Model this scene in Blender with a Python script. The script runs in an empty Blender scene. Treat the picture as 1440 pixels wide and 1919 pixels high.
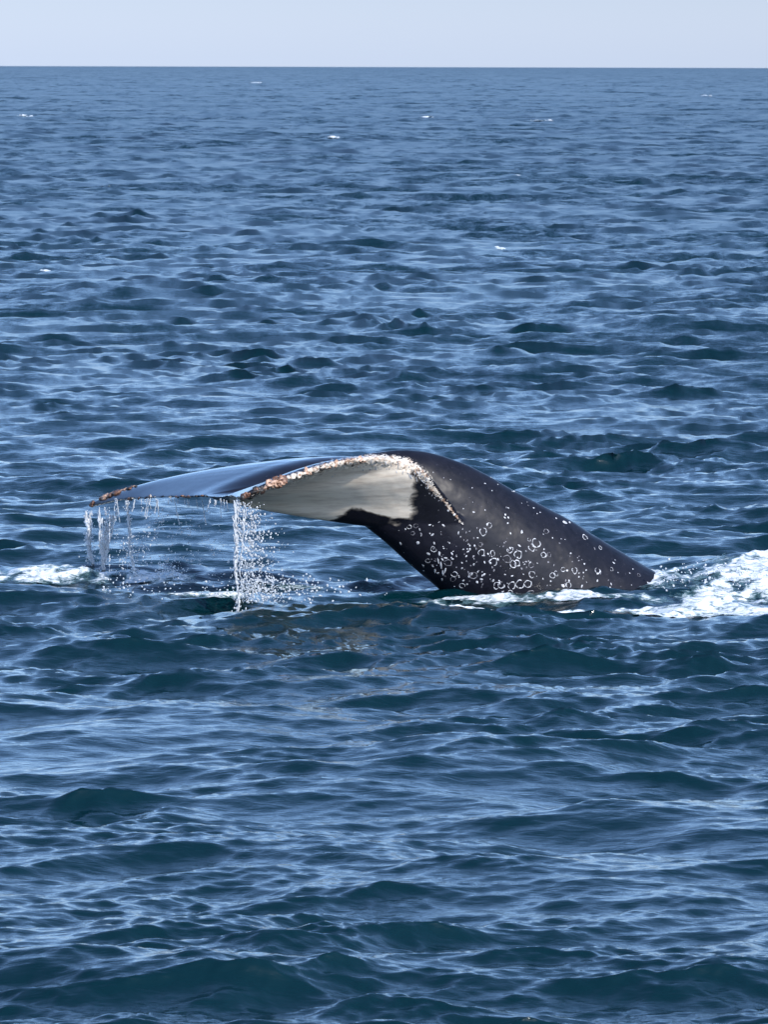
import bpy, math, random
import numpy as np
from mathutils import Vector, Matrix, noise
from mathutils.bvhtree import BVHTree

SC = bpy.context.scene
COL = SC.collection
rnd = random.Random(11)

# ------------------------------------------------------------------ camera
CAM_H = 6.0
F = 10000.0                     # focal length in pixels of the 1440 px wide photograph
CX, CY = 720.0, 959.5
PITCH = math.atan((CY - 112.5) / F)
ROLL = math.radians(0.15)
cam_d = bpy.data.cameras.new('camera')
cam = bpy.data.objects.new('camera', cam_d); COL.objects.link(cam)
cam_d.sensor_fit = 'HORIZONTAL'; cam_d.sensor_width = 36.0; cam_d.lens = 36.0 * F / 1440.0
cam_d.clip_start = 0.5; cam_d.clip_end = 60000
cam.matrix_world = (Matrix.Translation((0, 0, CAM_H)) @ Matrix.Rotation(math.pi/2 - PITCH, 4, 'X')
                    @ Matrix.Rotation(ROLL, 4, 'Z'))
cam_d.dof.use_dof = True; cam_d.dof.focus_distance = 60.0; cam_d.dof.aperture_fstop = 20.0
SC.camera = cam

# ------------------------------------------------------------------ sky and sun
SUN_AZ = math.radians(138)      # clockwise from +Y (view direction): to the right, a little behind the camera
SUN_EL = math.radians(34)
w = bpy.data.worlds.new('World'); SC.world = w; w.use_nodes = True
nt = w.node_tree; nt.nodes.clear()
out = nt.nodes.new('ShaderNodeOutputWorld'); bg = nt.nodes.new('ShaderNodeBackground')
sky = nt.nodes.new('ShaderNodeTexSky'); sky.sky_type = 'NISHITA'; sky.sun_disc = False
sky.sun_elevation = SUN_EL; sky.sun_rotation = SUN_AZ
sky.altitude = 0; sky.air_density = 1.0; sky.dust_density = 1.0; sky.ozone_density = 2.0
tint = nt.nodes.new('ShaderNodeMix'); tint.data_type = 'RGBA'; tint.blend_type = 'MULTIPLY'
tint.inputs['Factor'].default_value = 1.0
# marine air is bluer at the horizon than the model's dust: an even ramp with height, the same all round
wtc = nt.nodes.new('ShaderNodeTexCoord'); wsx = nt.nodes.new('ShaderNodeSeparateXYZ'); wr_ = nt.nodes.new('ShaderNodeValToRGB')
nt.links.new(wtc.outputs['Generated'], wsx.inputs[0]); nt.links.new(wsx.outputs['Z'], wr_.inputs[0])
wsc = nt.nodes.new('ShaderNodeVectorMath'); wsc.operation = 'SCALE'; wsc.inputs['Scale'].default_value = 2.0
e_ = wr_.color_ramp.elements; e_.new(0.5); e_.new(0.6); e_.new(0.7)
for el_, (p_, c_) in zip(e_, [(0.0, (0.505, 0.568, 0.86)), (0.012, (0.375, 0.435, 0.675)), (0.05, (0.445, 0.52, 0.745)), (0.14, (0.58, 0.66, 0.83)), (0.32, (0.52, 0.60, 0.72))]):
    el_.position = p_; el_.color = (*c_, 1)
nt.links.new(wr_.outputs[0], wsc.inputs[0]); nt.links.new(wsc.outputs[0], tint.inputs['B'])
nt.links.new(sky.outputs[0], tint.inputs['A']); nt.links.new(tint.outputs['Result'], bg.inputs[0])
bg.inputs[1].default_value = 0.15
nt.links.new(bg.outputs[0], out.inputs[0])
sl = bpy.data.lights.new('sun', 'SUN'); sl.energy = 3.4; sl.angle = math.radians(0.53); sl.color = (1.0, 0.94, 0.86)
sun = bpy.data.objects.new('sun', sl); COL.objects.link(sun)
sd = Vector((math.sin(SUN_AZ)*math.cos(SUN_EL), math.cos(SUN_AZ)*math.cos(SUN_EL), math.sin(SUN_EL)))
sun.rotation_euler = sd.to_track_quat('Z', 'Y').to_euler(); sun.location = (60, -40, 60)
vs = SC.view_settings
vs.view_transform = 'Standard'; vs.look = 'None'; vs.exposure = 0.45; vs.gamma = 1.0; vs.use_curve_mapping = False
SC.cycles.use_denoising = True; SC.cycles.max_bounces = 8; SC.cycles.sample_clamp_indirect = 4.0
SC.cycles.caustics_reflective = False; SC.cycles.caustics_refractive = False

# ------------------------------------------------------------------ helpers
M3 = cam.matrix_world.to_3x3()
def ray(px, py):
    d = M3 @ Vector(((px - CX) / F, -(py - CY) / F, -1.0))
    return d
def at(px, py, Y):              # the point at forward distance Y that lies in direction (px, py)
    d = ray(px, py); t = Y / d.y
    return Vector((d.x * t, Y, CAM_H + d.z * t))
def sea_at(px, py, z=0.0):
    d = ray(px, py); t = (z - CAM_H) / d.z
    return (d.x * t, d.y * t)

def tag(o, label=None, cat=None, group=None, kind=None):
    if label: o['label'] = label
    if cat: o['category'] = cat
    if group: o['group'] = group
    if kind: o['kind'] = kind
    return o

def np_mesh(name, verts, quads=None, tris=None, smooth=True):
    me = bpy.data.meshes.new(name)
    verts = np.asarray(verts, dtype=np.float32)
    me.vertices.add(len(verts)); me.vertices.foreach_set('co', verts.ravel())
    f = quads if quads is not None else tris
    f = np.asarray(f, dtype=np.int32); n = f.shape[1]
    me.loops.add(f.size); me.loops.foreach_set('vertex_index', f.ravel())
    me.polygons.add(len(f)); me.polygons.foreach_set('loop_start', np.arange(0, f.size, n, dtype=np.int32))
    me.update(calc_edges=True); me.validate()
    if smooth: me.polygons.foreach_set('use_smooth', np.ones(len(me.polygons), dtype=bool))
    return me
def link(name, me, mat=None, parent=None):
    o = bpy.data.objects.new(name, me); COL.objects.link(o)
    if mat and len(me.materials) == 0: me.materials.append(mat)
    if parent: o.parent = parent
    return o

# ------------------------------------------------------------------ materials
def new_mat(name):
    m = bpy.data.materials.new(name); m.use_nodes = True
    t = m.node_tree; return m, t, t.nodes['Principled BSDF']
def N(t, kind, **kw):
    n = t.nodes.new(kind)
    for k, v in kw.items():
        if k in n.inputs: n.inputs[k].default_value = v
        else: setattr(n, k, v)
    return n
def ramp(t, stops):
    r = t.nodes.new('ShaderNodeValToRGB'); e = r.color_ramp.elements
    while len(e) < len(stops): e.new(0.5)
    for i, (p, c) in enumerate(stops): e[i].position = p; e[i].color = (*c, 1) if len(c) == 3 else c
    return r

# sea water
msea, t, b = new_mat('sea_water')
L = t.links.new
b.inputs['Base Color'].default_value = (0.0007, 0.0145, 0.0195, 1)
b.inputs['IOR'].default_value = 1.333
tc = N(t, 'ShaderNodeNewGeometry')
att = N(t, 'ShaderNodeAttribute', attribute_name='rough')
mp = N(t, 'ShaderNodeMapping'); mp.inputs['Rotation'].default_value = (0, 0, 0.15); mp.inputs['Scale'].default_value = (0.55, 1.25, 1)
L(tc.outputs['Position'], mp.inputs['Vector'])
n1 = N(t, 'ShaderNodeTexNoise', Scale=7.0, Detail=5.0, Roughness=0.55, Distortion=0.5)
L(mp.outputs[0], n1.inputs['Vector'])
bp = N(t, 'ShaderNodeBump', Strength=0.40, Distance=0.03); L(n1.outputs['Fac'], bp.inputs['Height'])
L(att.outputs['Fac'], b.inputs['Roughness'])
# wave slopes too small for the mesh: added straight to the normal, as strong as what the mesh leaves out
att2 = N(t, 'ShaderNodeAttribute', attribute_name='chop')
nn = N(t, 'ShaderNodeTexNoise', Scale=0.07, Detail=11.0, Roughness=0.86, Distortion=0.2); mpn = N(t, 'ShaderNodeMapping'); mpn.inputs['Scale'].default_value = (1.3, 0.8, 1)
L(tc.outputs['Position'], mpn.inputs['Vector']); L(mpn.outputs[0], nn.inputs['Vector'])
sb = N(t, 'ShaderNodeVectorMath', operation='SUBTRACT'); L(nn.outputs['Color'], sb.inputs[0]); sb.inputs[1].default_value = (0.5, 0.5, 0.5)
ml = N(t, 'ShaderNodeVectorMath', operation='MULTIPLY'); L(sb.outputs[0], ml.inputs[0]); ml.inputs[1].default_value = (1, 1, 0)
scn = N(t, 'ShaderNodeVectorMath', operation='SCALE'); L(ml.outputs[0], scn.inputs[0]); L(att2.outputs['Fac'], scn.inputs['Scale'])
av = N(t, 'ShaderNodeVectorMath', operation='ADD'); L(bp.outputs[0], av.inputs[0]); L(scn.outputs[0], av.inputs[1])
nv_ = N(t, 'ShaderNodeVectorMath', operation='NORMALIZE'); L(av.outputs[0], nv_.inputs[0]); L(nv_.outputs[0], b.inputs['Normal'])

# foam
def foam_mat(name):
    m, t, b = new_mat(name); L = t.links.new
    a = N(t, 'ShaderNodeAttribute', attribute_name='thick')
    g = N(t, 'ShaderNodeNewGeometry')
    mp = N(t, 'ShaderNodeMapping'); mp.inputs['Scale'].default_value = (0.7, 1.0, 1.4); L(g.outputs['Position'], mp.inputs['Vector'])
    n = N(t, 'ShaderNodeTexNoise', Scale=9.0, Detail=8.0, Roughness=0.72, Distortion=0.8); L(mp.outputs[0], n.inputs['Vector'])
    ad = N(t, 'ShaderNodeMath', operation='MULTIPLY_ADD'); L(n.outputs['Fac'], ad.inputs[0]); ad.inputs[1].default_value = 1.5
    L(a.outputs['Fac'], ad.inputs[2])
    r = ramp(t, [(0.80, (0.10, 0.19, 0.21)), (1.0, (0.40, 0.48, 0.50)), (1.0, (0.74, 0.76, 0.77))])
    dv = N(t, 'ShaderNodeMath', operation='MULTIPLY'); L(ad.outputs[0], dv.inputs[0]); dv.inputs[1].default_value = 0.80
    L(dv.outputs[0], r.inputs[0]); r.color_ramp.elements[1].position = 0.88
    L(r.outputs[0], b.inputs['Base Color'])
    al = N(t, 'ShaderNodeMapRange'); al.inputs['From Min'].default_value = 0.76; al.inputs['From Max'].default_value = 1.22
    L(ad.outputs[0], al.inputs['Value']); L(al.outputs[0], b.inputs['Alpha'])
    b.inputs['Roughness'].default_value = 0.4; b.inputs['IOR'].default_value = 1.33
    bp = N(t, 'ShaderNodeBump', Strength=0.5, Distance=0.02)
    n2 = N(t, 'ShaderNodeTexNoise', Scale=30.0, Detail=5.0); L(g.outputs['Position'], n2.inputs['Vector'])
    L(n2.outputs['Fac'], bp.inputs['Height']); L(bp.outputs[0], b.inputs['Normal'])
    return m
mfoam = foam_mat('foam')

# falling water
mdrop, t, b = new_mat('falling_water')
b.inputs['Base Color'].default_value = (0.86, 0.9, 0.94, 1); b.inputs['Roughness'].default_value = 0.12
b.inputs['Transmission Weight'].default_value = 0.45; b.inputs['IOR'].default_value = 1.333

# whale skin
mskin, t, b = new_mat('whale_skin'); L = t.links.new
g = N(t, 'ShaderNodeNewGeometry')
a = N(t, 'ShaderNodeAttribute', attribute_name='white')
nz = N(t, 'ShaderNodeTexNoise', Scale=7.0, Detail=7.0, Roughness=0.65, Distortion=0.6); L(g.outputs['Position'], nz.inputs['Vector'])
ns = N(t, 'ShaderNodeTexNoise', Scale=1.0, Detail=5.0, Roughness=0.6)
mps = N(t, 'ShaderNodeMapping'); mps.inputs['Scale'].default_value = (3, 3, 26); mps.inputs['Rotation'].default_value = (0, 0.16, 0)
L(g.outputs['Position'], mps.inputs['Vector']); L(mps.outputs[0], ns.inputs['Vector'])
ma = N(t, 'ShaderNodeMath', operation='MULTIPLY_ADD'); L(nz.outputs['Fac'], ma.inputs[0]); ma.inputs[1].default_value = 0.55; L(a.outputs['Fac'], ma.inputs[2])
rw = ramp(t, [(0.58, (0, 0, 0)), (0.70, (0.16,)*3), (0.86, (1, 1, 1))]); L(ma.outputs[0], rw.inputs[0])
dark = ramp(t, [(0.3, (0.006, 0.0065, 0.0105)), (0.7, (0.0115, 0.012, 0.019))]); L(nz.outputs['Fac'], dark.inputs[0])
pale = ramp(t, [(0.3, (0.66, 0.55, 0.44)), (0.55, (0.92, 0.81, 0.67)), (0.8, (0.94, 0.85, 0.73))]); L(ns.outputs['Fac'], pale.inputs[0])
nsc = N(t, 'ShaderNodeTexNoise', Scale=32.0, Detail=3.0, Roughness=0.6, Distortion=1.5); L(g.outputs['Position'], nsc.inputs['Vector'])
rsc = ramp(t, [(0.66, (0, 0, 0)), (0.74, (0.045, 0.045, 0.055))]); L(nsc.outputs['Fac'], rsc.inputs[0])
dk = N(t, 'ShaderNodeMix', data_type='RGBA', blend_type='ADD'); dk.inputs['Factor'].default_value = 1.0; L(dark.outputs[0], dk.inputs['A']); L(rsc.outputs[0], dk.inputs['B'])
mx = N(t, 'ShaderNodeMix', data_type='RGBA'); L(rw.outputs[0], mx.inputs['Factor']); L(dk.outputs['Result'], mx.inputs['A']); L(pale.outputs[0], mx.inputs['B'])
ac = N(t, 'ShaderNodeAttribute', attribute_name='crust')
nc = N(t, 'ShaderNodeTexNoise', Scale=24.0, Detail=6.0, Roughness=0.7, Distortion=1.2); L(g.outputs['Position'], nc.inputs['Vector'])
mc = N(t, 'ShaderNodeMath', operation='MULTIPLY_ADD'); L(ac.outputs['Fac'], mc.inputs[0]); mc.inputs[1].default_value = 0.30; L(nc.outputs['Fac'], mc.inputs[2])
rc = ramp(t, [(0.62, (0, 0, 0)), (0.68, (1, 1, 1)), (0.85, (1, 1, 1)), (0.90, (0, 0, 0))]); L(mc.outputs[0], rc.inputs[0])
gate = N(t, 'ShaderNodeMath', operation='MULTIPLY'); g2 = N(t, 'ShaderNodeMath', operation='MULTIPLY'); g2.use_clamp = True; g2.inputs[1].default_value = 6.0
L(ac.outputs['Fac'], g2.inputs[0]); L(rc.outputs[0], gate.inputs[0]); L(g2.outputs[0], gate.inputs[1])
ccol = ramp(t, [(0.4, (0.30, 0.19, 0.13)), (0.5, (0.62, 0.52, 0.42)), (0.6, (0.74, 0.70, 0.64))]); L(nz.outputs['Fac'], ccol.inputs[0])
mx2 = N(t, 'ShaderNodeMix', data_type='RGBA'); L(gate.outputs[0], mx2.inputs['Factor']); L(mx.outputs['Result'], mx2.inputs['A']); L(ccol.outputs[0], mx2.inputs['B'])
L(mx2.outputs['Result'], b.inputs['Base Color'])
b.inputs['Specular IOR Level'].default_value = 0.22; rr = ramp(t, [(0.3, (0.30,)*3), (0.7, (0.42,)*3)]); L(nz.outputs['Fac'], rr.inputs[0]); L(rr.outputs[0], b.inputs['Roughness'])
b.inputs['IOR'].default_value = 1.34
aw = N(t, 'ShaderNodeAttribute', attribute_name='wet')
L(aw.outputs['Fac'], b.inputs['Coat Weight']); b.inputs['Coat Roughness'].default_value = 0.17; b.inputs['Coat IOR'].default_value = 1.38
nb = N(t, 'ShaderNodeTexNoise', Scale=30.0, Detail=5.0); L(g.outputs['Position'], nb.inputs['Vector'])
bp = N(t, 'ShaderNodeBump', Strength=0.08, Distance=0.006); L(nb.outputs['Fac'], bp.inputs['Height']); L(bp.outputs[0], b.inputs['Normal'])

def simple(name, c1, c2, rough=0.5, scale=40):
    m, t, b = new_mat(name); L = t.links.new
    g = N(t, 'ShaderNodeNewGeometry'); n = N(t, 'ShaderNodeTexNoise', Scale=scale, Detail=4.0); L(g.outputs['Position'], n.inputs['Vector'])
    r = ramp(t, [(0.35, c1), (0.65, c2)]); L(n.outputs['Fac'], r.inputs[0]); L(r.outputs[0], b.inputs['Base Color'])
    b.inputs['Roughness'].default_value = rough
    bp = N(t, 'ShaderNodeBump', Strength=0.5, Distance=0.01); L(n.outputs['Fac'], bp.inputs['Height']); L(bp.outputs[0], b.inputs['Normal'])
    return m
m_peach = simple('barnacle_peach', (0.30, 0.17, 0.11), (0.62, 0.42, 0.31))
m_cream = simple('barnacle_cream', (0.34, 0.28, 0.22), (0.72, 0.66, 0.58))
m_brown = simple('barnacle_brown', (0.05, 0.022, 0.014), (0.26, 0.13, 0.08))
m_black = simple('barnacle_dark', (0.008, 0.007, 0.007), (0.05, 0.04, 0.035))
m_scar = simple('scar_tissue', (0.30, 0.31, 0.33), (0.62, 0.63, 0.66), 0.5, 25)
m_scar2 = simple('faded_scar_tissue', (0.07, 0.07, 0.08), (0.25, 0.25, 0.28), 0.5, 25)

# ------------------------------------------------------------------ the sea
def make_tile(Lt, n, lmin, lmax, peak, slope_var, wind, spread, seed):
    """FFT tile: height and horizontal (choppy) displacement for wavelengths lmin..lmax."""
    rs = np.random.RandomState(seed)
    k1 = 2*np.pi*np.fft.fftfreq(n, d=Lt/n)
    kx, ky = np.meshgrid(k1, k1, indexing='ij')
    k = np.hypot(kx, ky); k[0, 0] = 1e9
    P = np.exp(-(2*np.pi/peak/k)**2 * 1.25) / k**4
    th = np.arctan2(ky, kx) - wind
    D = np.clip(np.abs(np.cos(th)), 0, 1)**spread * np.where(np.cos(th) > 0, 1.0, 0.12) + 0.02
    lam = 2*np.pi/k
    band = 1/(1+(lmin/lam)**10) * 1/(1+(lam/lmax)**10)
    A = np.sqrt(P*D)*band
    h = A*(rs.randn(n, n)+1j*rs.randn(n, n))
    H = np.fft.ifft2(h).real
    sx = np.fft.ifft2(1j*kx*h).real; sy = np.fft.ifft2(1j*ky*h).real
    s = math.sqrt(slope_var/((sx**2).mean()+(sy**2).mean()))
    # the real parts drop the unpaired half; horizontal displacement from the same field
    Hk = np.fft.fft2(H)
    dx = np.fft.ifft2(-1j*kx/k*Hk).real; dy = np.fft.ifft2(-1j*ky/k*Hk).real
    return Lt, n, np.stack([H, dx, dy], -1)*s
WIND = math.radians(-97)
TILES = [
    (make_tile(230.0, 1024, 1.8, 40.0, 3.1, 0.0110, WIND+0.08, 3.5, 3), 1.4, 1200.0, 9000.0),
    (make_tile(41.0, 1024, 0.34, 1.8, 4.2, 0.0470, WIND+0.22, 4.0, 5), 1.1, 160.0, 900.0),
    (make_tile(8.7, 512, 0.08, 0.40, 4.2, 0.0500, WIND+0.02, 3.0, 8), 0.6, 80.0, 300.0),
]
def samp(tile, x, y):
    Lt, n, T = tile
    u = (x/Lt*n) % n; v = (y/Lt*n) % n
    i = np.floor(u).astype(int); j = np.floor(v).astype(int); fu = (u-i)[..., None]; fv = (v-j)[..., None]
    i %= n; j %= n; i2 = (i+1) % n; j2 = (j+1) % n
    return (T[i, j]*(1-fu)+T[i2, j]*fu)*(1-fv)+(T[i, j2]*(1-fu)+T[i2, j2]*fu)*fv

# swells that stand out in the photograph: (px, py of the crest, length m, width m, height m, turn)
HUMPS = []
def hump(px, py, lx, ly, hz, rot=0.0, zc=0.0):
    x, y = sea_at(px, py, zc); HUMPS.append((x, y, lx, ly, hz, rot))
hump(380, 1772, 0.8, 0.55, 0.24, 0.12, 0.2)
hump(60, 1790, 1.0, 0.5, 0.16, -0.1, 0.2)
hump(930, 1385, 0.9, 0.6, 0.20, 0.2, 0.15)
hump(700, 1420, 0.9, 0.6, 0.17, 0.1, 0.15)
hump(300, 530, 2.2, 2.0, 0.45, 0, 0.3)
hump(1290, 590, 1.6, 1.6, 0.40, 0.3, 0.3)
hump(1440, 1085, 1.1001, 1.0, 0.26, 0.05, 0.0)       # water heaped up by the body, far right
hump(120, 1085, 0.9, 0.5, 0.05)
hump(600, 1150, 2.0, 0.9, 0.05, 0, 0)
hump(980, 1112, 1.7, 1.0, -0.13)
def sea(x, y):
    """displaced surface for rest positions x, y (arrays): X, Y, Z and unresolved roughness"""
    r = np.hypot(x, y)
    X = x.copy(); Y = y.copy(); Z = np.zeros_like(x)
    # the chop is uneven: gust patches
    G = (np.sin(x*0.31+1.7*np.sin(y*0.11+0.5))*np.sin(y*0.17+0.9*np.sin(x*0.09)) + 0.8*np.sin(x*0.83+y*0.35+1.5*np.sin(y*0.47))*np.sin(y*0.61-x*0.21+1.1)
         + 0.6*np.sin(x*1.9-y*0.8+np.sin(y*1.3))*np.sin(y*1.45+0.7*np.sin(x*1.1)))
    gust = np.exp(0.42*G)*0.92
    gust = gust + 0.55*np.exp(-0.5*((x-0.5)/3.0)**2-0.5*((y-56.5)/3.0)**2)
    calm = np.exp(-0.5*((x-0.2)/6.0)**2-0.5*((y-60.3)/1.7)**2)
    seaward = np.clip(np.log(np.maximum(r, 1)/75.0)/math.log(8.0), 0, 1)     # a fresher wind out to sea
    lee = np.clip((r-34.0)/24.0, 0, 1)      # a little calmer close to the viewer's boat
    var = np.full_like(x, 0.00003)
    for k, (tile, chop, r0, r1) in enumerate(TILES):
        fade = np.clip(1 - (np.log(np.maximum(r, 1)) - math.log(r0))/(math.log(r1)-math.log(r0)), 0.0, 1)
        a = fade * (gust*(1+0.25*seaward)*(0.86+0.14*lee) if k else (1.0 - 0.15*calm)*(1+0.65*seaward)*(0.66+0.34*lee))
        s = samp(tile, x + 0.13*k*y, y - 0.13*k*x)
        Z += a*s[..., 0]; X -= a*chop*s[..., 1]; Y -= a*chop*s[..., 2]
        var += (1-fade**2)*(0.019, 0.036, 0.022)[k]*0.13
    for (hx, hy, lx, ly, hz, rot) in HUMPS:
        c, s_ = math.cos(rot), math.sin(rot)
        u = ((x-hx)*c+(y-hy)*s_)/lx; v = (-(x-hx)*s_+(y-hy)*c)/ly
        e = hz*np.exp(-0.5*u*u-(np.sqrt(v*v+0.04)-0.2)*1.3) if hz > 0.15 and lx != 1.1001 else hz*np.exp(-0.5*(u*u+v*v)); Z += e
        if hz > 0.1: Y -= 0.25*np.clip(e, 0, 1)
    Z -= r*r/(2*6371000.0)
    return X, Y, Z, np.sqrt(np.sqrt(np.clip(2*var, 0, 0.2)))

fr, hh = F*769/1440, CAM_H
rows = list(np.geomspace(0.6, 28.0, 40)[:-1])
r = 28.0
while r < 30000:
    rows.append(r)
    q = 1.0 if r < 60 else 0.85
    r += min(q*r*r/(fr*hh), 0.0033*r if r < 1500 else (0.0033+0.012*min(1, (r-1500)/2500))*r)
rows = np.array(rows)
da = 2.2/fr
half = list(np.arange(0, math.radians(5.7), da))
aa = half[-1]; st = da
while aa < math.pi:
    st *= 1.17; st = min(st, 0.12); aa += st
    half.append(min(aa, math.pi))
half = np.array(half)
ang = np.concatenate([-half[:0:-1], half])          # -pi .. pi, the two ends share the line behind the camera
A_, R_ = np.meshgrid(ang, rows, indexing='ij')
gx, gy = R_*np.sin(A_), R_*np.cos(A_)
X, Y, Z, RG = sea(gx, gy)
X[-1], Y[-1], Z[-1] = X[0], Y[0], Z[0]
na, nr = X.shape
idx = np.arange(na*nr).reshape(na, nr)
quads = np.stack([idx[:-1, :-1], idx[1:, :-1], idx[1:, 1:], idx[:-1, 1:]], -1).reshape(-1, 4)[:, ::-1]
V = np.stack([X, Y, Z], -1).reshape(-1, 3)
centre = len(V); V = np.vstack([V, [[0, 0, 0]]])
me = np_mesh('sea', V, quads)
CH = np.zeros(len(V), dtype=np.float32); rr_ = np.hypot(gx, gy).ravel()
TT = np.clip((np.log(np.maximum(rr_, 1))-math.log(60))/(math.log(900)-math.log(60)), 0, 1)
CH[:na*nr] = 0.12+0.3*np.exp(-0.5*((gx.ravel()-0.5)/3.5)**2-0.5*((gy.ravel()-57)/3.0)**2)+2.6*TT+1.9*np.sin(np.pi*TT)
cha = me.attributes.new('chop', 'FLOAT', 'POINT'); cha.data.foreach_set('value', CH)
ra = me.attributes.new('rough', 'FLOAT', 'POINT')
vals = np.full(len(V), 0.25, dtype=np.float32); vals[:na*nr] = RG.ravel(); ra.data.foreach_set('value', vals)
so = link('sea', me, msea); tag(so, kind='structure')
print('sea verts', len(V), na, nr)

# ------------------------------------------------------------------ the whale
YAW = math.radians(21)
cH, sH = math.cos(YAW), math.sin(YAW)
nrm = Vector((sH, -cH, 0))        # lateral direction, towards the camera side
P0 = at(1040, 1104, 60.9)
def plane_Y(px):                  # distance of the mid plane of the tail in direction px
    q = (px-CX)/F
    tt = (q*P0.y - P0.x)/(cH - q*sH)
    return P0.y + sH*tt
def mid(px, py): return at(px, py, plane_Y(px))

SECT = [  # dorsal px, ventral px, half width m
    ((1560, 1330), (1290, 1560), 0.66),
    ((1420, 1215), (1150, 1420), 0.64),
    ((1330, 1133), (1040, 1310), 0.60),
    ((1240, 1078), (950, 1225), 0.55),
    ((1153, 1027), (885, 1160), 0.50),
    ((1062, 971), (833, 1112), 0.45),
    ((966, 920), (778, 1065), 0.40),
    ((884, 875), (728, 1021), 0.34),
    ((815, 850), (684, 986), 0.29),
    ((755, 843), (645, 957), 0.25),
    ((700, 849), (612, 944), 0.23),
    ((640, 862), (580, 937), 0.20),
    ((570, 878), (545, 932), 0.16),
    ((500, 900), (500, 930), 0.10),
]
def catmull(P, n):
    P = [np.array(p, float) for p in P]; out = []
    P = [2*P[0]-P[1]] + P + [2*P[-1]-P[-2]]
    for i in range(1, len(P)-2):
        for k in range(n):
            u = k/n
            out.append(0.5*((2*P[i])+(-P[i-1]+P[i+1])*u+(2*P[i-1]-5*P[i]+4*P[i+1]-P[i+2])*u*u+(-P[i-1]+3*P[i]-3*P[i+1]+P[i+2])*u**3))
    out.append(P[-2]); return np.array(out)
raw = []
for D, Vn, wd in SECT:
    raw.append(list(mid(*D))+list(mid(*Vn))+[wd])
raw = catmull(raw, 6)
verts, faces = [], []
NS = 48
for s in raw:
    D, Vn, wd = Vector(s[0:3]), Vector(s[3:6]), s[6]
    c = (D+Vn)/2; u = (D-Vn)/2
    for k in range(NS):
        a = 2*math.pi*k/NS
        ca, sa = math.cos(a), math.sin(a)
        ww = wd*(1.0+0.10*(-ca))                  # a little fuller below the middle
        verts.append(c + u*ca + nrm*(ww*math.copysign(abs(sa)**1.08, sa)))
m = len(raw)
for i in range(m-1):
    for k in range(NS):
        faces.append((i*NS+k, i*NS+(k+1) % NS, (i+1)*NS+(k+1) % NS, (i+1)*NS+k))
faces.append(tuple(range(NS))[::-1]); faces.append(tuple((m-1)*NS+k for k in range(NS)))

def fluke(stations, flip, camber):
    """stations: LE (px,py,Y), TE (px,py,Y), belly depth, back height -> closed surface"""
    base = len(verts)
    S = catmull([list(at(*a))+list(at(*b_))+[lo, hi] for a, b_, lo, hi in stations], 7)
    NC = 15
    rings = []
    for s in S:
        le, te = Vector(s[0:3]), Vector(s[3:6]); lo, hi = s[6], s[7]
        ch = (te-le).length
        top, bot = [], []
        for k in range(NC+1):
            c = 0.5-0.5*math.cos(math.pi*k/NC)
            p = le.lerp(te, c)
            prof = (1.9*math.sqrt(c)*(1-c)**0.9 + 0.25*math.sqrt(c)*(1-c**6)*0.35)
            cam_up = camber*ch*math.sin(math.pi*c**0.8)
            edge = 0.022*math.sqrt(max(0, math.sin(math.pi*min(1, max(0, c)))))
            top.append(p+Vector((0, 0, cam_up+hi*prof+edge)))
            bot.append(p+Vector((0, 0, cam_up-lo*prof-edge)))
        rings.append(top+bot[-2:0:-1])
    L_ = len(rings[0])
    for rg in rings: verts.extend(rg)
    for i in range(len(rings)-1):
        for k in range(L_):
            f = (base+i*L_+k, base+i*L_+(k+1) % L_, base+(i+1)*L_+(k+1) % L_, base+(i+1)*L_+k)
            faces.append(f if not flip else f[::-1])
    e0 = tuple(base+k for k in range(L_)); e1 = tuple(base+(len(rings)-1)*L_+k for k in range(L_))
    faces.append(e0[::-1] if not flip else e0); faces.append(e1 if not flip else e1[::-1])
NEAR = [
    ((850, 950, 60.5), (385, 929, 59.75), 0.26, 0.06),
    ((884, 992, 60.24), (390, 930, 59.60), 0.25, 0.05),
    ((838, 930, 59.85), (400, 931, 59.40), 0.20, 0.04),
    ((798, 884, 59.50), (412, 932, 59.15), 0.16, 0.035),
    ((745, 863, 59.30), (425, 930, 58.90), 0.12, 0.035),
    ((685, 859, 58.92), (437, 932, 58.62), 0.085, 0.03),
    ((615, 872, 58.55), (445, 933, 58.38), 0.06, 0.025),
    ((545, 895, 58.25), (450, 933, 58.18), 0.035, 0.02),
    ((485, 919, 58.05), (450, 933, 58.02), 0.015, 0.012),
]
FAR = [
    ((850, 950, 60.5), (385, 929, 59.75), 0.26, 0.06),
    ((760, 880, 60.75), (372, 930, 59.90), 0.20, 0.06),
    ((660, 868, 60.95), (350, 932, 60.12), 0.15, 0.05),
    ((550, 872, 61.15), (320, 932, 60.40), 0.10, 0.04),
    ((440, 882, 61.32), (288, 933, 60.72), 0.07, 0.035),
    ((340, 897, 61.48), (255, 935, 61.05), 0.05, 0.03),
    ((262, 914, 61.62), (222, 938, 61.35), 0.03, 0.02),
    ((210, 930, 61.74), (190, 945, 61.62), 0.02, 0.014),
    ((175, 944, 61.82), (168, 950, 61.80), 0.012, 0.010),
]
fluke(NEAR, False, 0.035)
fluke(FAR, True, 0.06)
wm = bpy.data.meshes.new('tmp'); wm.from_pydata([tuple(v) for v in verts], [], faces); wm.update()
import bmesh
bmm = bmesh.new(); bmm.from_mesh(wm); bmesh.ops.recalc_face_normals(bmm, faces=bmm.faces); bmm.to_mesh(wm); bmm.free()
tmp = bpy.data.objects.new('tmp', wm); COL.objects.link(tmp)
md = tmp.modifiers.new('r', 'REMESH'); md.mode = 'VOXEL'; md.voxel_size = 0.016
md2 = tmp.modifiers.new('s', 'SMOOTH'); md2.factor = 0.5; md2.iterations = 7
dg = bpy.context.evaluated_depsgraph_get()
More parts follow.
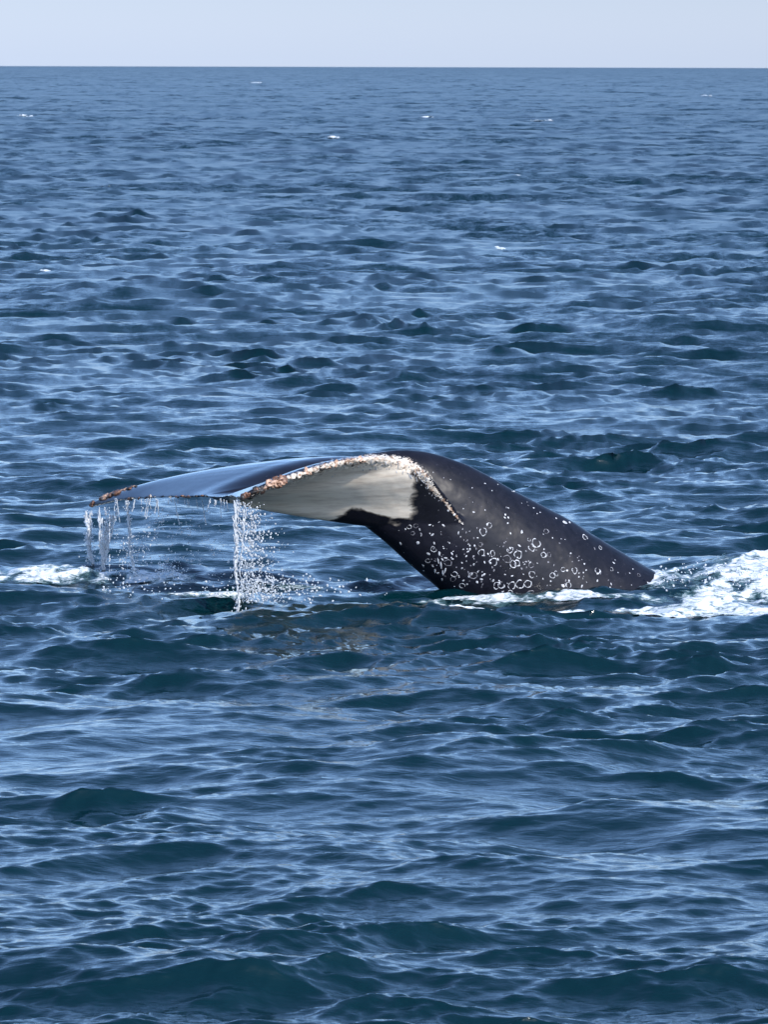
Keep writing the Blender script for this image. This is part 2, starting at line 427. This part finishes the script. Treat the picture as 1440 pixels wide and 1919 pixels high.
body_me = bpy.data.meshes.new_from_object(tmp.evaluated_get(dg))
bpy.data.objects.remove(tmp); body_me.name = 'body'
nv = len(body_me.vertices)
co = np.empty(nv*3, np.float32); body_me.vertices.foreach_get('co', co); co = co.reshape(-1, 3)
no = np.empty(nv*3, np.float32); body_me.vertices.foreach_get('normal', no); no = no.reshape(-1, 3)
print('body verts', nv)
whale = bpy.data.objects.new('humpback_whale', None); COL.objects.link(whale)
whale.location = (P0.x, P0.y, 0)
tag(whale, 'dark humpback whale diving, its tail stock and drooping barnacled flukes arched above the sea', 'whale')

# pale skin of the underside of the flukes: a patch bounded on the body by its own edge
Minv = M3.inverted()
loc = (co - np.array([0, 0, CAM_H])) @ np.array(Minv).T
ppx = CX + F*loc[:, 0]/-loc[:, 2]; ppy = CY - F*loc[:, 1]/-loc[:, 2]
EDGE_R = np.array([(700, 1040), (640, 958), (690, 985), (720, 1000), (760, 985), (785, 965)])
def ss(x): x = np.clip(x, 0, 1); return x*x*(3-2*x)
# signed extents (about 25 px soft)
rag = np.array([noise.fractal(Vector((c[0]*3, c[1]*3, c[2]*9)), 0.9, 2.0, 4) for c in co.tolist()])
wr = ss((812-ppx-0.10*(ppy-900)+14*rag)/60)                                   # towards the tail stock
low = np.interp(ppx, [500, 600, 640, 660, 695, 741, 790], [1030, 1015, 990, 974, 981, 997, 990])
wl = ss((low-ppy+12*rag)/34)
vent = ss((-no[:, 2]+0.30)/0.25)
white = np.minimum(np.minimum(wr, wl), vent)
farv = ss((300-ppx)/60)*ss((-no[:, 2]+0.15)/0.3)
white = np.maximum(white*(ppx > 430), farv*0.8)
wa = body_me.attributes.new('white', 'FLOAT', 'POINT'); wa.data.foreach_set('value', (white*0.72+0.04).astype(np.float32))
LEP = [(455,931),(480,921),(500,911),(520,903),(545,894),(575,883),(610,871),(650,861),(690,856),(735,858),(765,865),(785,876),(797,890),(808,905),(822,922),(838,940),(852,958),(868,978)]
lx_ = np.concatenate([np.linspace(a[0], b_[0], 14) for a, b_ in zip(LEP[:-1], LEP[1:])]); ly_ = np.concatenate([np.linspace(a[1], b_[1], 14) for a, b_ in zip(LEP[:-1], LEP[1:])])
near_s = (loc[:, 2] > -(60.75)) 
dm = np.full(nv, 1e3)
sel = np.where((ppx > 440) & (ppx < 900) & (ppy < 1000) & (co[:, 1] < 60.5))[0]
for c0 in range(0, len(sel), 4000):
    ii = sel[c0:c0+4000]
    dm[ii] = np.sqrt(((ppx[ii, None]-lx_)**2+(ppy[ii, None]-5-ly_)**2).min(1))
crust = np.clip(1-dm/np.interp(ppx, [450, 560, 760, 800, 830, 870], [8, 13, 16, 11, 5, 2]), 0, 1)
ca = body_me.attributes.new('crust', 'FLOAT', 'POINT'); ca.data.foreach_set('value', crust.astype(np.float32))
rel = np.array([noise.noise(Vector(c)*22)+0.6*noise.noise(Vector(c)*48) for c in co[crust > 0].tolist()])
co2 = co.copy(); co2[crust > 0] += no[crust > 0]*(0.016*rel*crust[crust > 0]**0.5)[:, None]
# low knobs and soft folds of the skin
kn = np.array([noise.fractal(Vector(c)*2.6, 1.0, 2.0, 4) for c in co.tolist()])
co2 += no*(0.006*kn*np.clip((ppx-640)/100, 0, 1))[:, None]
body_me.vertices.foreach_set('co', co2.astype(np.float32).ravel()); co = co2
wet = ss((no[:, 2]-0.1)/0.4)*ss((760-ppx)/120)
wa2 = body_me.attributes.new('wet', 'FLOAT', 'POINT'); wa2.data.foreach_set('value', (0.14+0.86*wet).astype(np.float32))
body_me.polygons.foreach_set('use_smooth', np.ones(len(body_me.polygons), dtype=bool))
body_me.transform(Matrix.Translation(-Vector((P0.x, P0.y, 0))))
body_me.materials.clear(); body_me.materials.append(mskin)
body = link('body', body_me, mskin, whale)

polys = [tuple(p.vertices) for p in body_me.polygons]
bvh = BVHTree.FromPolygons([Vector(c) for c in co.tolist()], polys)
CAMP = Vector((0, 0, CAM_H))
def hit(px, py):
    h, n_, i, d = bvh.ray_cast(CAMP, ray(px, py).normalized())
    return h, n_
OFF = Vector((P0.x, P0.y, 0))

# --- barnacles and scars, each its own part
def lump_mesh(name, mat, seed, sub=2, vol=True):
    bm = bmesh.new(); bmesh.ops.create_icosphere(bm, subdivisions=sub, radius=1)
    for v in bm.verts:
        n_ = noise.noise(v.co*1.7+Vector((seed*3.1, 0, 0)))*0.45 + noise.noise(v.co*4+Vector((0, seed, 0)))*0.22
        v.co *= 1+n_
        if vol and v.co.z > 0.55: v.co.z = 0.55-(v.co.z-0.55)*0.6        # sunken mouth of a barnacle
        v.co.z *= 0.8
    me = bpy.data.meshes.new(name); bm.to_mesh(me); bm.free(); me.materials.append(mat)
    me.polygons.foreach_set('use_smooth', np.ones(len(me.polygons), dtype=bool)); return me
def ring_mesh(name, mat, seed, gap):
    bm = bmesh.new(); n = 22; vs_ = []
    for k in range(n):
        a = 2*math.pi*k/n
        wob = 1+0.32*noise.noise(Vector((math.cos(a)*1.3, math.sin(a)*1.3, seed*2.7)))
        th = 0.12+0.20*noise.noise(Vector((math.cos(a)*2, math.sin(a)*2, seed*5.1+9)))
        th = max(0.04, th)
        if gap and k in gap: th *= 0.12
        row = []
        for rr_, zz in ((wob-th, -0.05), (wob-th*0.4, 0.10), (wob+th*0.4, 0.10), (wob+th, -0.05)):
            row.append(bm.verts.new((math.cos(a)*rr_, math.sin(a)*rr_, zz)))
        vs_.append(row)
    for k in range(n):
        if gap and k in gap and (k+1) % n in gap: continue
        a_, b_ = vs_[k], vs_[(k+1) % n]
        for j in range(3): bm.faces.new((a_[j], a_[j+1], b_[j+1], b_[j]))
    me = bpy.data.meshes.new(name); bm.to_mesh(me); bm.free(); me.materials.append(mat)
    me.polygons.foreach_set('use_smooth', np.ones(len(me.polygons), dtype=bool)); return me
def put(name, me, p, n_, size, stretch=1.0, turn=None, sink=0.0, flat=1.0):
    o = bpy.data.objects.new(name, me); COL.objects.link(o); o.parent = whale
    q = n_.to_track_quat('Z', 'Y'); 
    if turn is None: turn = rnd.uniform(0, 6.28)
    mtx = Matrix.Translation(p - OFF - n_*sink) @ q.to_matrix().to_4x4() @ Matrix.Rotation(turn, 4, 'Z') @ Matrix.Diagonal((size*stretch, size, size*flat, 1))
    o.matrix_local = mtx
    return o
def put_dir(name, me, px, py, dpx, dpy, length, width, flat=0.35):
    """a long mark whose length runs in image direction (dpx, dpy) over the skin"""
    p, n_ = hit(px, py); p2, _ = hit(px+dpx*4, py+dpy*4)
    if p is None or p2 is None: return
    x = (p2-p); x = (x - n_*x.dot(n_)); 
    if x.length < 1e-6: return
    x.normalize(); y = n_.cross(x)
    R = Matrix((x, y, n_)).transposed().to_4x4()
    o = bpy.data.objects.new(name, me); COL.objects.link(o); o.parent = whale
    o.matrix_local = Matrix.Translation(p-OFF) @ R @ Matrix.Diagonal((length, width, width*flat, 1))
lumps = {k: [lump_mesh('barnacle', m_, s*7+j) for j in range(3)] for s, (k, m_) in enumerate(
    dict(peach=m_peach, cream=m_cream, brown=m_brown, dark=m_black).items())}
specks = [lump_mesh('scar', m_scar, 40+j, 1, False) for j in range(3)]
faint = [lump_mesh('scar', m_scar2, 50+j, 1, False) for j in range(3)]
rings_m = [ring_mesh('ring_scar', m_scar, 1, ()), ring_mesh('ring_scar', m_scar, 2, (3, 4, 5)), ring_mesh('ring_scar', m_scar, 3, (10, 11, 12, 13)),
           ring_mesh('ring_scar', m_scar2, 4, (1, 2))]
RINGS = [(460,488,16),(450,597,16),(512,645,19),(600,583,18),(583,630,19),(640,607,19),(615,655,17),(634,650,14),(735,548,21),(698,530,11),
 (712,570,14),(787,486,14),(773,610,15),(802,607,14),(709,662,17),(713,711,16),(988,517,14),(1068,572,12),(820,714,15),(838,706,12),(935,689,14),(530,768,18),
 (555,766,18),(607,768,18),(650,762,18),(690,759,17),(711,815,20),(76,463,12),(110,458,12),(93,497,10),(202,580,16),(172,640,13),(277,650,16),(310,708,17),
 (303,735,14),(408,715,18),(875,685,12),(1127,683,12),(1268,713,12),(600,805,14),(632,820,14),(902,765,13),(490,455,12),(1055,690,13),(445,555,14),(508,600,12),(350,770,12)]
for i, (x, y, r_) in enumerate(RINGS):
    p, n_ = hit(740+x/2.769, 820+y/2.769)
    if p is None: continue
    k = rnd.choice([0, 1, 1, 2, 2, 3, 3]) if x > 420 else rnd.choice([1, 2, 3, 3])
    put('ring_scar', rings_m[k], p, n_, rnd.uniform(0.85, 1.15)*r_/2.769/F*60, rnd.uniform(0.8, 1.25), sink=0.0, flat=0.6)
SP = [(122,545,12),(175,603,9),(232,600,6),(350,650,5),(357,742,7),(376,762,8),(875,770,11),(753,340,9),(738,333,6),(885,440,14),(908,440,8),(620,278,9),
 (955,722,7),(1237,682,6),(838,418,7),(470,376,5),(505,275,5),(470,238,5),(365,124,4),(575,400,8),(590,415,6),(572,415,6),(660,490,8),(428,750,9),(450,735,8),(464,710,7),
 (740,395,5),(756,388,5),(905,742,7),(895,690,7),(985,655,7),(1055,705,7),(915,600,6),(865,525,4),(820,520,4),(722,365,5),(310,400,9),(278,380,7),(512,742,8),(560,800,7),
 (200,180,3),(405,335,3),(432,520,4),(1145,635,4),(1230,765,5),(1120,777,5),(1160,700,4),(980,700,5),(590,365,4),(660,340,3),(205,548,7),(195,505,7),(255,575,4)]
for x, y, r_ in SP:
    p, n_ = hit(740+x/2.769, 820+y/2.769)
    if p is not None: put('scar', rnd.choice(specks), p, n_, 0.8*r_/2.769/F*60, rnd.uniform(0.7, 1.8), flat=0.3)
cnt = 0
while cnt < 210:
    x, y = rnd.uniform(20, 1330), rnd.uniform(60, 830)
    dens = 0.06 + (0.9*math.exp(-((x-420)/330)**2-((y-650)/120)**2) + 0.5*math.exp(-((x-950)/200)**2-((y-690)/90)**2) + 0.5*math.exp(-((x-250)/120)**2-((y-560)/160)**2))
    if rnd.random() > dens: continue
    p, n_ = hit(740+x/2.769, 820+y/2.769)
    if p is None or (740+x/2.769) < 795 and (820+y/2.769) < 990: cnt += 0.2; continue
    put('scar', rnd.choice(specks+faint), p, n_, rnd.uniform(1.6, 5.0)/2.769/F*60, rnd.uniform(1, 2.4), flat=0.3); cnt += 1
# long scratches below the fluke
for (x, y, dx, dy, ln) in [(232,600,.1,1,30),(240,660,.15,1,46),(250,700,.1,1,40),(262,690,-.3,1,36),(210,690,0,1,34),(226,640,.2,1,40),(30,550,.4,1,26),(265,625,1,.15,22),(300,630,1,.2,16),(246,735,0,1,24),(150,690,.5,.8,10),
                           (660,490,.9,.6,14),(957,722,1,-.3,9),(618,280,.4,1,12),(390,560,.2,1,12),(415,560,.5,1,14),(385,720,.3,1,14),(455,715,-.4,1,16),(480,450,.3,1,14)]:
    put_dir('scratch', rnd.choice(specks), 740+x/2.769, 820+y/2.769, dx, dy, 0.5*ln/2.769/F*60, 0.009+rnd.random()*0.004)
# crust of barnacles along the leading edge of the near fluke
seg = np.array(LEP, float); dist = np.concatenate([[0], np.cumsum(np.hypot(*np.diff(seg, axis=0).T))])
TOT = dist[-1]
def on_edge(s):
    return np.interp(s, dist, seg[:, 0]), np.interp(s, dist, seg[:, 1])
def edge_put(px, py, size, mesh_k, stretch=1.0, sink=0.3):
    for dy in (0, 2, 4, 6, 8, 11, 14):
        p, n_ = hit(px, py+dy)
        if p is not None and p.y < 60.6: break
    else: return
    put('barnacle', rnd.choice(lumps[mesh_k]), p, n_, size, stretch, sink=size*sink, flat=rnd.uniform(0.7, 1.1))
for i in range(150):
    s = rnd.uniform(0, TOT); ex, ey = on_edge(s)
    f = s/TOT
    if ex < 475: kinds, sz, sp = ['brown', 'dark', 'brown', 'dark'], (0.02, 0.042), 6
    elif ex < 505: kinds, sz, sp = ['brown', 'dark', 'dark', 'peach'], (0.016, 0.035), 6
    elif ex < 545: kinds, sz, sp = ['peach', 'peach', 'brown', 'cream'], (0.025, 0.05), 8
    elif ex < 640: kinds, sz, sp = ['peach', 'cream', 'cream', 'dark'], (0.014, 0.034), 8
    elif ex < 800: kinds, sz, sp = ['cream', 'cream', 'cream', 'peach', 'dark'], (0.009, 0.026), 10
    else: kinds, sz, sp = ['cream', 'cream', 'dark', 'dark'], (0.007, 0.016), 8
    if ex > 806 and rnd.random() < 0.7: continue
    off = rnd.uniform(-0.2, 1)*sp*1.1
    edge_put(ex+rnd.uniform(-3, 3), ey+off, sz[0]*0.7+(sz[1]-sz[0]*0.7)*rnd.random()**2.0, rnd.choice(kinds), rnd.uniform(0.8, 2.0))
for (bx, by, n_b, sp, kk, sz_) in [(524, 901, 16, 13, ['peach', 'brown', 'peach', 'brown'], (.025, .055)), (462, 929, 11, 8, ['brown', 'dark', 'brown'], (.02, .045)),
                              (488, 918, 9, 10, ['dark', 'brown', 'dark'], (.02, .04)), (560, 889, 7, 10, ['peach', 'cream'], (.02, .035)), (618, 871, 5, 9, ['peach', 'cream'], (.018, .033))]:
    for _ in range(n_b):
        edge_put(bx+rnd.gauss(0, sp*0.6), by+rnd.uniform(-3, 6), rnd.uniform(*sz_), rnd.choice(kk), rnd.uniform(0.8, 1.3), 0.1)
# thin pale frills trailing down from the crust
for i in range(70):
    s = rnd.uniform(TOT*0.36, TOT*0.82); ex, ey = on_edge(s)
    put_dir('frill', rnd.choice(specks), ex+rnd.uniform(-4, 4), ey+rnd.uniform(6, 26), rnd.uniform(-.3, .9), 1, rnd.uniform(0.014, 0.04), 0.006, 0.5)
# barnacles at the far fluke: on its leading edge, its tip and the row on the trailing edge
for (bx, by, n_b, sp, kk, sz) in [(171,941,5,5,['brown','dark'],(.03,.05)),(196,930,5,6,['brown','peach'],(.025,.045)),(214,921,8,9,['peach','brown','brown'],(.025,.05)),
                              (250,910,6,9,['brown','dark','peach'],(.02,.04)),(232,916,3,6,['peach'],(.02,.03))]:
    for _ in range(n_b):
        px = bx+rnd.uniform(-sp, sp)
        # walk down from above until the skin is met
        for py in range(int(by)-16, int(by)+40, 2):
            p, n_ = hit(px, py)
            if p is not None: break
        if p is None: continue
        size = rnd.uniform(*sz)
        put('barnacle', rnd.choice(lumps[rnd.choice(kk)]), p+Vector((0, 0, size*0.3)), n_, size, rnd.uniform(0.8, 1.4), sink=0.1*size)
for i in range(46):
    px = rnd.uniform(235, 452); p = None
    for py in range(955, 915, -1):
        p, n_ = hit(px, py)
        if p is not None: break
    if p is not None: put('barnacle', rnd.choice(lumps[rnd.choice(['dark', 'dark', 'cream', 'brown'])]), p, n_, rnd.uniform(0.010, 0.02), rnd.uniform(1, 1.9), sink=0.004)

# ------------------------------------------------------------------ white water lying on the sea
def foam_patch(label, px, py, hw, hh_, lift, dens, seed, cat='foam', rot=0.0, group=None, step=0.02, name='foam_patch', zc=0.0, scale=1.0, edge=0.35, boost=0.0):
    """a lacy sheet of foam that follows the sea; hw: half width in m, hh_: half depth in m"""
    cx, cy = sea_at(px, py, zc)
    nx, ny = int(2*hw/step)+1, int(2*hh_/(step*1.6))+1
    u, v = np.meshgrid(np.linspace(-1, 1, nx), np.linspace(-1, 1, ny), indexing='ij')
    c, s_ = math.cos(rot), math.sin(rot)
    gx, gy = cx+u*hw*c-v*hh_*s_, cy+u*hw*s_+v*hh_*c
    X, Y, Z, _ = sea(gx, gy)
    fl = np.empty(u.shape); lump = np.empty(u.shape)
    for i in range(nx):
        for j in range(ny):
            q = Vector((gx[i, j]*1.6/scale+seed*5, gy[i, j]*0.9/scale, seed*1.7))
            n_ = noise.fractal(q, 0.8, 2.1, 5)
            q2 = Vector((gx[i, j]*5/scale, gy[i, j]*3/scale+seed, 2.0))
            fl[i, j] = n_ + 0.5*noise.turbulence(q2, 3, False)-0.25
            lump[i, j] = noise.turbulence(q2*1.3, 4, False)
    rad = np.sqrt(np.clip(u*u+v*v, 0, 4))
    m_ = dens + 0.30 + 0.8*fl - np.clip((rad-edge)/(1-edge), 0, 1)**1.5*(dens+0.75)
    body_ = np.clip(m_*1.6, 0, 1)
    Z2 = Z + 0.008 + lift*body_*(0.5+0.45*np.clip(lump*1.3, 0, 1.4))
    Y2 = Y
    idx = np.arange(nx*ny).reshape(nx, ny)
    keep = (m_ > 0.0); k4 = keep[:-1, :-1] & keep[1:, :-1] & keep[1:, 1:] & keep[:-1, 1:]
    q = np.stack([idx[:-1, :-1], idx[1:, :-1], idx[1:, 1:], idx[:-1, 1:]], -1)[k4]
    if len(q) == 0: return None
    used, inv = np.unique(q, return_inverse=True)
    V = np.stack([X, Y2, Z2], -1).reshape(-1, 3)[used]
    org = V.mean(0); org[2] = 0
    me = np_mesh(name, V-org, inv.reshape(-1, 4))
    a_ = me.attributes.new('thick', 'FLOAT', 'POINT'); a_.data.foreach_set('value', (np.clip(m_*0.9, 0, 0.46)+boost).ravel()[used].astype(np.float32))
    o = link(name, me, mfoam); o.location = org
    tag(o, label, cat, group); return o

foam_patch('long white foam patch below the left fluke tip, where its streams land', 125, 1090, 1.8, 0.55, 0.055, 0.52, 1, edge=0.5)
foam_patch('small splashing hump of broken water in front of the left foam patch', 130, 1114, 0.55, 0.45, 0.05, 0.05, 2, cat='splash', name='splash')
foam_patch('thin streak of foam to the left of the central falling stream', 370, 1122, 0.7, 0.3, 0.01, 0.10, 3)
foam_patch('narrow broken foam line between central stream and whale body', 590, 1096, 1.3, 0.5, 0.02, -0.02, 4)
foam_patch('foam rim along the waterline of the whale at its left lower edge', 880, 1120, 1.0, 0.5, 0.025, 0.34, 5, edge=0.5)
foam_patch('foam rim along the waterline of the whale at its right half', 1130, 1119, 1.1, 0.45, 0.035, 0.34, 6, edge=0.5)
foam_patch('broad white wake band in front of the whale at right edge', 1200, 1148, 2.5, 0.6, 0.04, 0.75, 7, edge=0.65)
foam_patch('thin streaky foam between the broad wake band and the foot of the central stream', 1030, 1141, 0.95, 0.45, 0.02, 0.5, 12, edge=0.5)
foam_patch('heaped white churn of water right behind the whale back', 1400, 1103, 1.35, 2.0, 0.055, 0.42, 8, cat='splash', name='splash', edge=0.5, step=0.016)
foam_patch('low lumpy splash where the whale back enters the water', 1262, 1103, 0.4, 0.7, 0.07, 0.25, 9, cat='splash', name='splash', step=0.014)
WC = [(50,219,1.3,'leftmost whitecap near the horizon'),(628,261,.8,'whitecap nearest the middle of the upper sea'),(801,221,1.2,'whitecap left of the widest far whitecap'),
      (1018,228,1.6,'widest bright whitecap on the far right sea'),(207,352,.6,'tiny whitecap on the upper left sea'),(967,332,.5,'tiny bright whitecap below the widest far whitecap'),
      (940,467,.2,'lone small white fleck above the whale on mid sea'),(75,507,.55,'broken foamy crest at the left edge of the mid sea'),(1325,180,1.6,'faint whitecap near the horizon at far right'),
      (480,155,2.0,'faint whitecap just under the horizon, left of middle'),(1295,582,.3,'glinting broken crest on the right of the mid sea')]
for i, (x, y, s_, lab) in enumerate(WC):
    foam_patch(lab, x, y, s_, s_*2.2, 0.07*s_+0.06, 0.22, 20+i, cat='whitecap', group='scattered whitecaps', step=max(0.03, s_/40), name='whitecap', boost=0.14, scale=max(1, s_*1.2))

# ------------------------------------------------------------------ water pouring off the flukes
def tube(vl, fl, path, radii, n=7):
    b0 = len(vl)
    for p, r_ in zip(path, radii):
        for k in range(n):
            a = 2*math.pi*k/n; vl.append((p[0]+math.cos(a)*r_, p[1]+math.sin(a)*r_, p[2]))
    for i in range(len(path)-1):
        for k in range(n):
            fl.append((b0+i*n+k, b0+(i+1)*n+k, b0+(i+1)*n+(k+1) % n, b0+i*n+(k+1) % n))
ICO = bmesh.new(); bmesh.ops.create_icosphere(ICO, subdivisions=1, radius=1)
ICV = [v.co.copy() for v in ICO.verts]; ICF = [tuple(v.index for v in f.verts) for f in ICO.faces]; ICO.free()
def drop(vl, fl, p, r_, el=1.4, tx=0.0):
    b0 = len(vl); ph = rnd.random()*6
    for v in ICV:
        k = 1+0.35*noise.noise(v*1.5+Vector((ph, p[0]*9, p[2]*9)))
        vl.append((p[0]+v.x*r_*k+tx*v.z*r_, p[1]+v.y*r_*k, p[2]+v.z*r_*el*k))
    for f in ICF: fl.append(tuple(b0+i for i in f))
def finish(name, vl, fl, label, cat, kind=None, group=None):
    me = bpy.data.meshes.new(name); o0 = Vector(vl[0]); o0.z = 0
    me.from_pydata([tuple(Vector(v)-o0) for v in vl], [], fl); me.update()
    me.polygons.foreach_set('use_smooth', np.ones(len(me.polygons), dtype=bool))
    o = link(name, me, mdrop); o.location = o0; tag(o, label, cat, group, kind); return o
def seaz(x, y):
    return float(sea(np.array([x]), np.array([y]))[2][0])
def stream(label, px0, py0, Yd, px1, wtop, wbot, strands, seed, thick=1.0, group='streams of water falling from the flukes', spray=60):
    vl, fl = [], []
    a = at(px0, py0, Yd); zb = seaz(a.x, a.y)-0.03
    b_ = at(px1, 1100, Yd); 
    R = random.Random(seed)
    for s_ in range(strands):
        n = 46; path, rad = [], []
        ox = R.uniform(-1, 1); ph = R.uniform(0, 9); zt = a.z - (0 if s_ < 2 else R.uniform(0, 0.25)); 
        ze = zb if s_ < max(1, strands*0.5) else R.uniform(zb, (zt+zb)/2)
        for k in range(n):
            f = k/(n-1); z = zt+(ze-zt)*f
            ff = (a.z-z)/(a.z-zb)
            wd = wtop*max(0.0, 1-ff)**1.5+wbot
            x = a.x+(b_.x-a.x)*ff+ox*wd+0.05*ff*noise.noise(Vector((z*3.1, ph*0.2, 0)))+0.02*noise.noise(Vector((z*8, ph, 0)))+0.012*noise.noise(Vector((z*24, ph, 4)))
            y = a.y+ox*wd*0.5+0.02*noise.noise(Vector((ph, z*7, 3)))
            r_ = thick*(0.010+0.012*abs(noise.noise(Vector((z*14, ph, 8))))+0.022*max(0, noise.noise(Vector((z*34, ph, 1)))))*(0.9 if s_ == 0 else R.uniform(0.3, 0.65))
            r_ *= min(1.0, max(0.18, 1.0+2.2*ff*noise.noise(Vector((z*9+s_, ph*3, 5)))))
            if f < 0.03 or f > 0.97: r_ *= 0.6
            path.append((x, y, z)); rad.append(r_)
        tube(vl, fl, path, rad)
    for _ in range(spray):
        ff = R.random(); z = a.z+(zb-a.z)*ff
        x = a.x+(b_.x-a.x)*ff+R.gauss(0, 0.02+0.03*ff)
        drop(vl, fl, (x, a.y+R.gauss(0, 0.03), z), R.uniform(0.004, 0.010), R.uniform(1, 2))
    finish('water_stream', vl, fl, label, 'water stream', group=group)
stream('leftmost thin water stream falling from the far fluke tip', 167, 957, 61.75, 170, 0.03, 0.016, 8, 1, 1.45, spray=130)
stream('second water stream from the left, wide at its top', 203, 950, 61.55, 191, 0.11, 0.018, 11, 2, 1.45, spray=170)
stream('third water stream from the left, thin and beaded', 240, 938, 61.2, 249, 0.02, 0.012, 3, 3, 1.2, spray=130)
stream('thick central water stream falling from the near fluke tip', 448, 937, 58.05, 446, 0.07, 0.02, 8, 4, 1.05, spray=220)
# drips under the trailing edge
vl, fl = [], []
for i in range(38):
    px = rnd.uniform(215, 452); f = (452-px)/(452-215)
    Yd = 59.6+1.5*f if px < 385 else 58.1+(452-px)/67*1.5
    a = at(px, 934+rnd.uniform(-1, 4), Yd); ln = rnd.choice([0.04, 0.06, 0.1, 0.16, 0.26])*rnd.uniform(0.6, 1.2); sx = rnd.uniform(-0.25, 0.25)*ln
    n = 8; ph = rnd.random()*9
    path = [(a.x+sx*k/n+0.008*noise.noise(Vector((k*0.9, ph, 0))), a.y, a.z-ln*k/n) for k in range(n+1)]
    rad = [0.0045+0.004*abs(noise.noise(Vector((k*1.3, ph, 2)))) for k in range(n+1)]
    tube(vl, fl, path, rad, 5)
    drop(vl, fl, path[-1], rnd.uniform(0.007, 0.011), 1.3)
finish('hanging_drips', vl, fl, 'short drips hanging from the trailing edge of the flukes', 'drips', kind='stuff')
def cloud(label, n, fn, name='falling_droplets'):
    vl, fl = [], []
    for _ in range(n):
        px, py, Yd, r_, el = fn(); p = at(px, py, Yd)
        if p.z < seaz(p.x, p.y): continue
        drop(vl, fl, p, r_, el, rnd.uniform(-.4, .4))
    finish(name, vl, fl, label, 'water droplets', kind='stuff')
def f_near():
    f = rnd.random()**0.8
    py = 940+f*190
    px = 455+abs(rnd.gauss(0, 1))*(17+26*f) + rnd.uniform(-6, 8)
    return px, py, 58.1+(px-450)/100*0.5+rnd.gauss(0, .12), rnd.choice([.003, .004, .005, .006, .008, .012])*rnd.uniform(.7, 1.2), rnd.uniform(.9, 1.8)
cloud('dense curtain of droplets falling to the right of the central stream', 1250, f_near)
def f_far():
    py = 945+rnd.random()**0.7*140
    px = 300+rnd.gauss(0, 62)+ (py-1000)*0.1
    px = min(max(px, 205), 440)
    if noise.noise(Vector((px*0.05, py*0.02, 3))) < rnd.uniform(-0.35, 0.3): return f_far()
    return px, py, 60.9+rnd.gauss(0, .3), rnd.choice([.004, .005, .007, .009])*rnd.uniform(.7, 1.2), rnd.uniform(.9, 1.8)
cloud('loose veil of droplets falling between the left and central streams', 900, f_far)
def f_low():
    px = 450+abs(rnd.gauss(0, 95)) if rnd.random() < 0.75 else rnd.uniform(190, 430)
    return px, rnd.gauss(1103, 12), 58.9+rnd.gauss(0, .4), rnd.choice([.006, .009, .012])*rnd.uniform(.7, 1.3), rnd.uniform(.8, 1.3)
cloud('droplets splashing low over the sea around the central stream foot', 420, f_low, 'splashing_droplets')
def f_right():
    return rnd.uniform(1235, 1440), 1085-abs(rnd.gauss(0, 12))+rnd.uniform(-15, 30), 60.5+rnd.gauss(0, .5), rnd.choice([.006, .009, .014])*rnd.uniform(.7, 1.3), rnd.uniform(.8, 1.3)
cloud('spray drops flying over the churned water behind the whale', 220, f_right, 'spray')
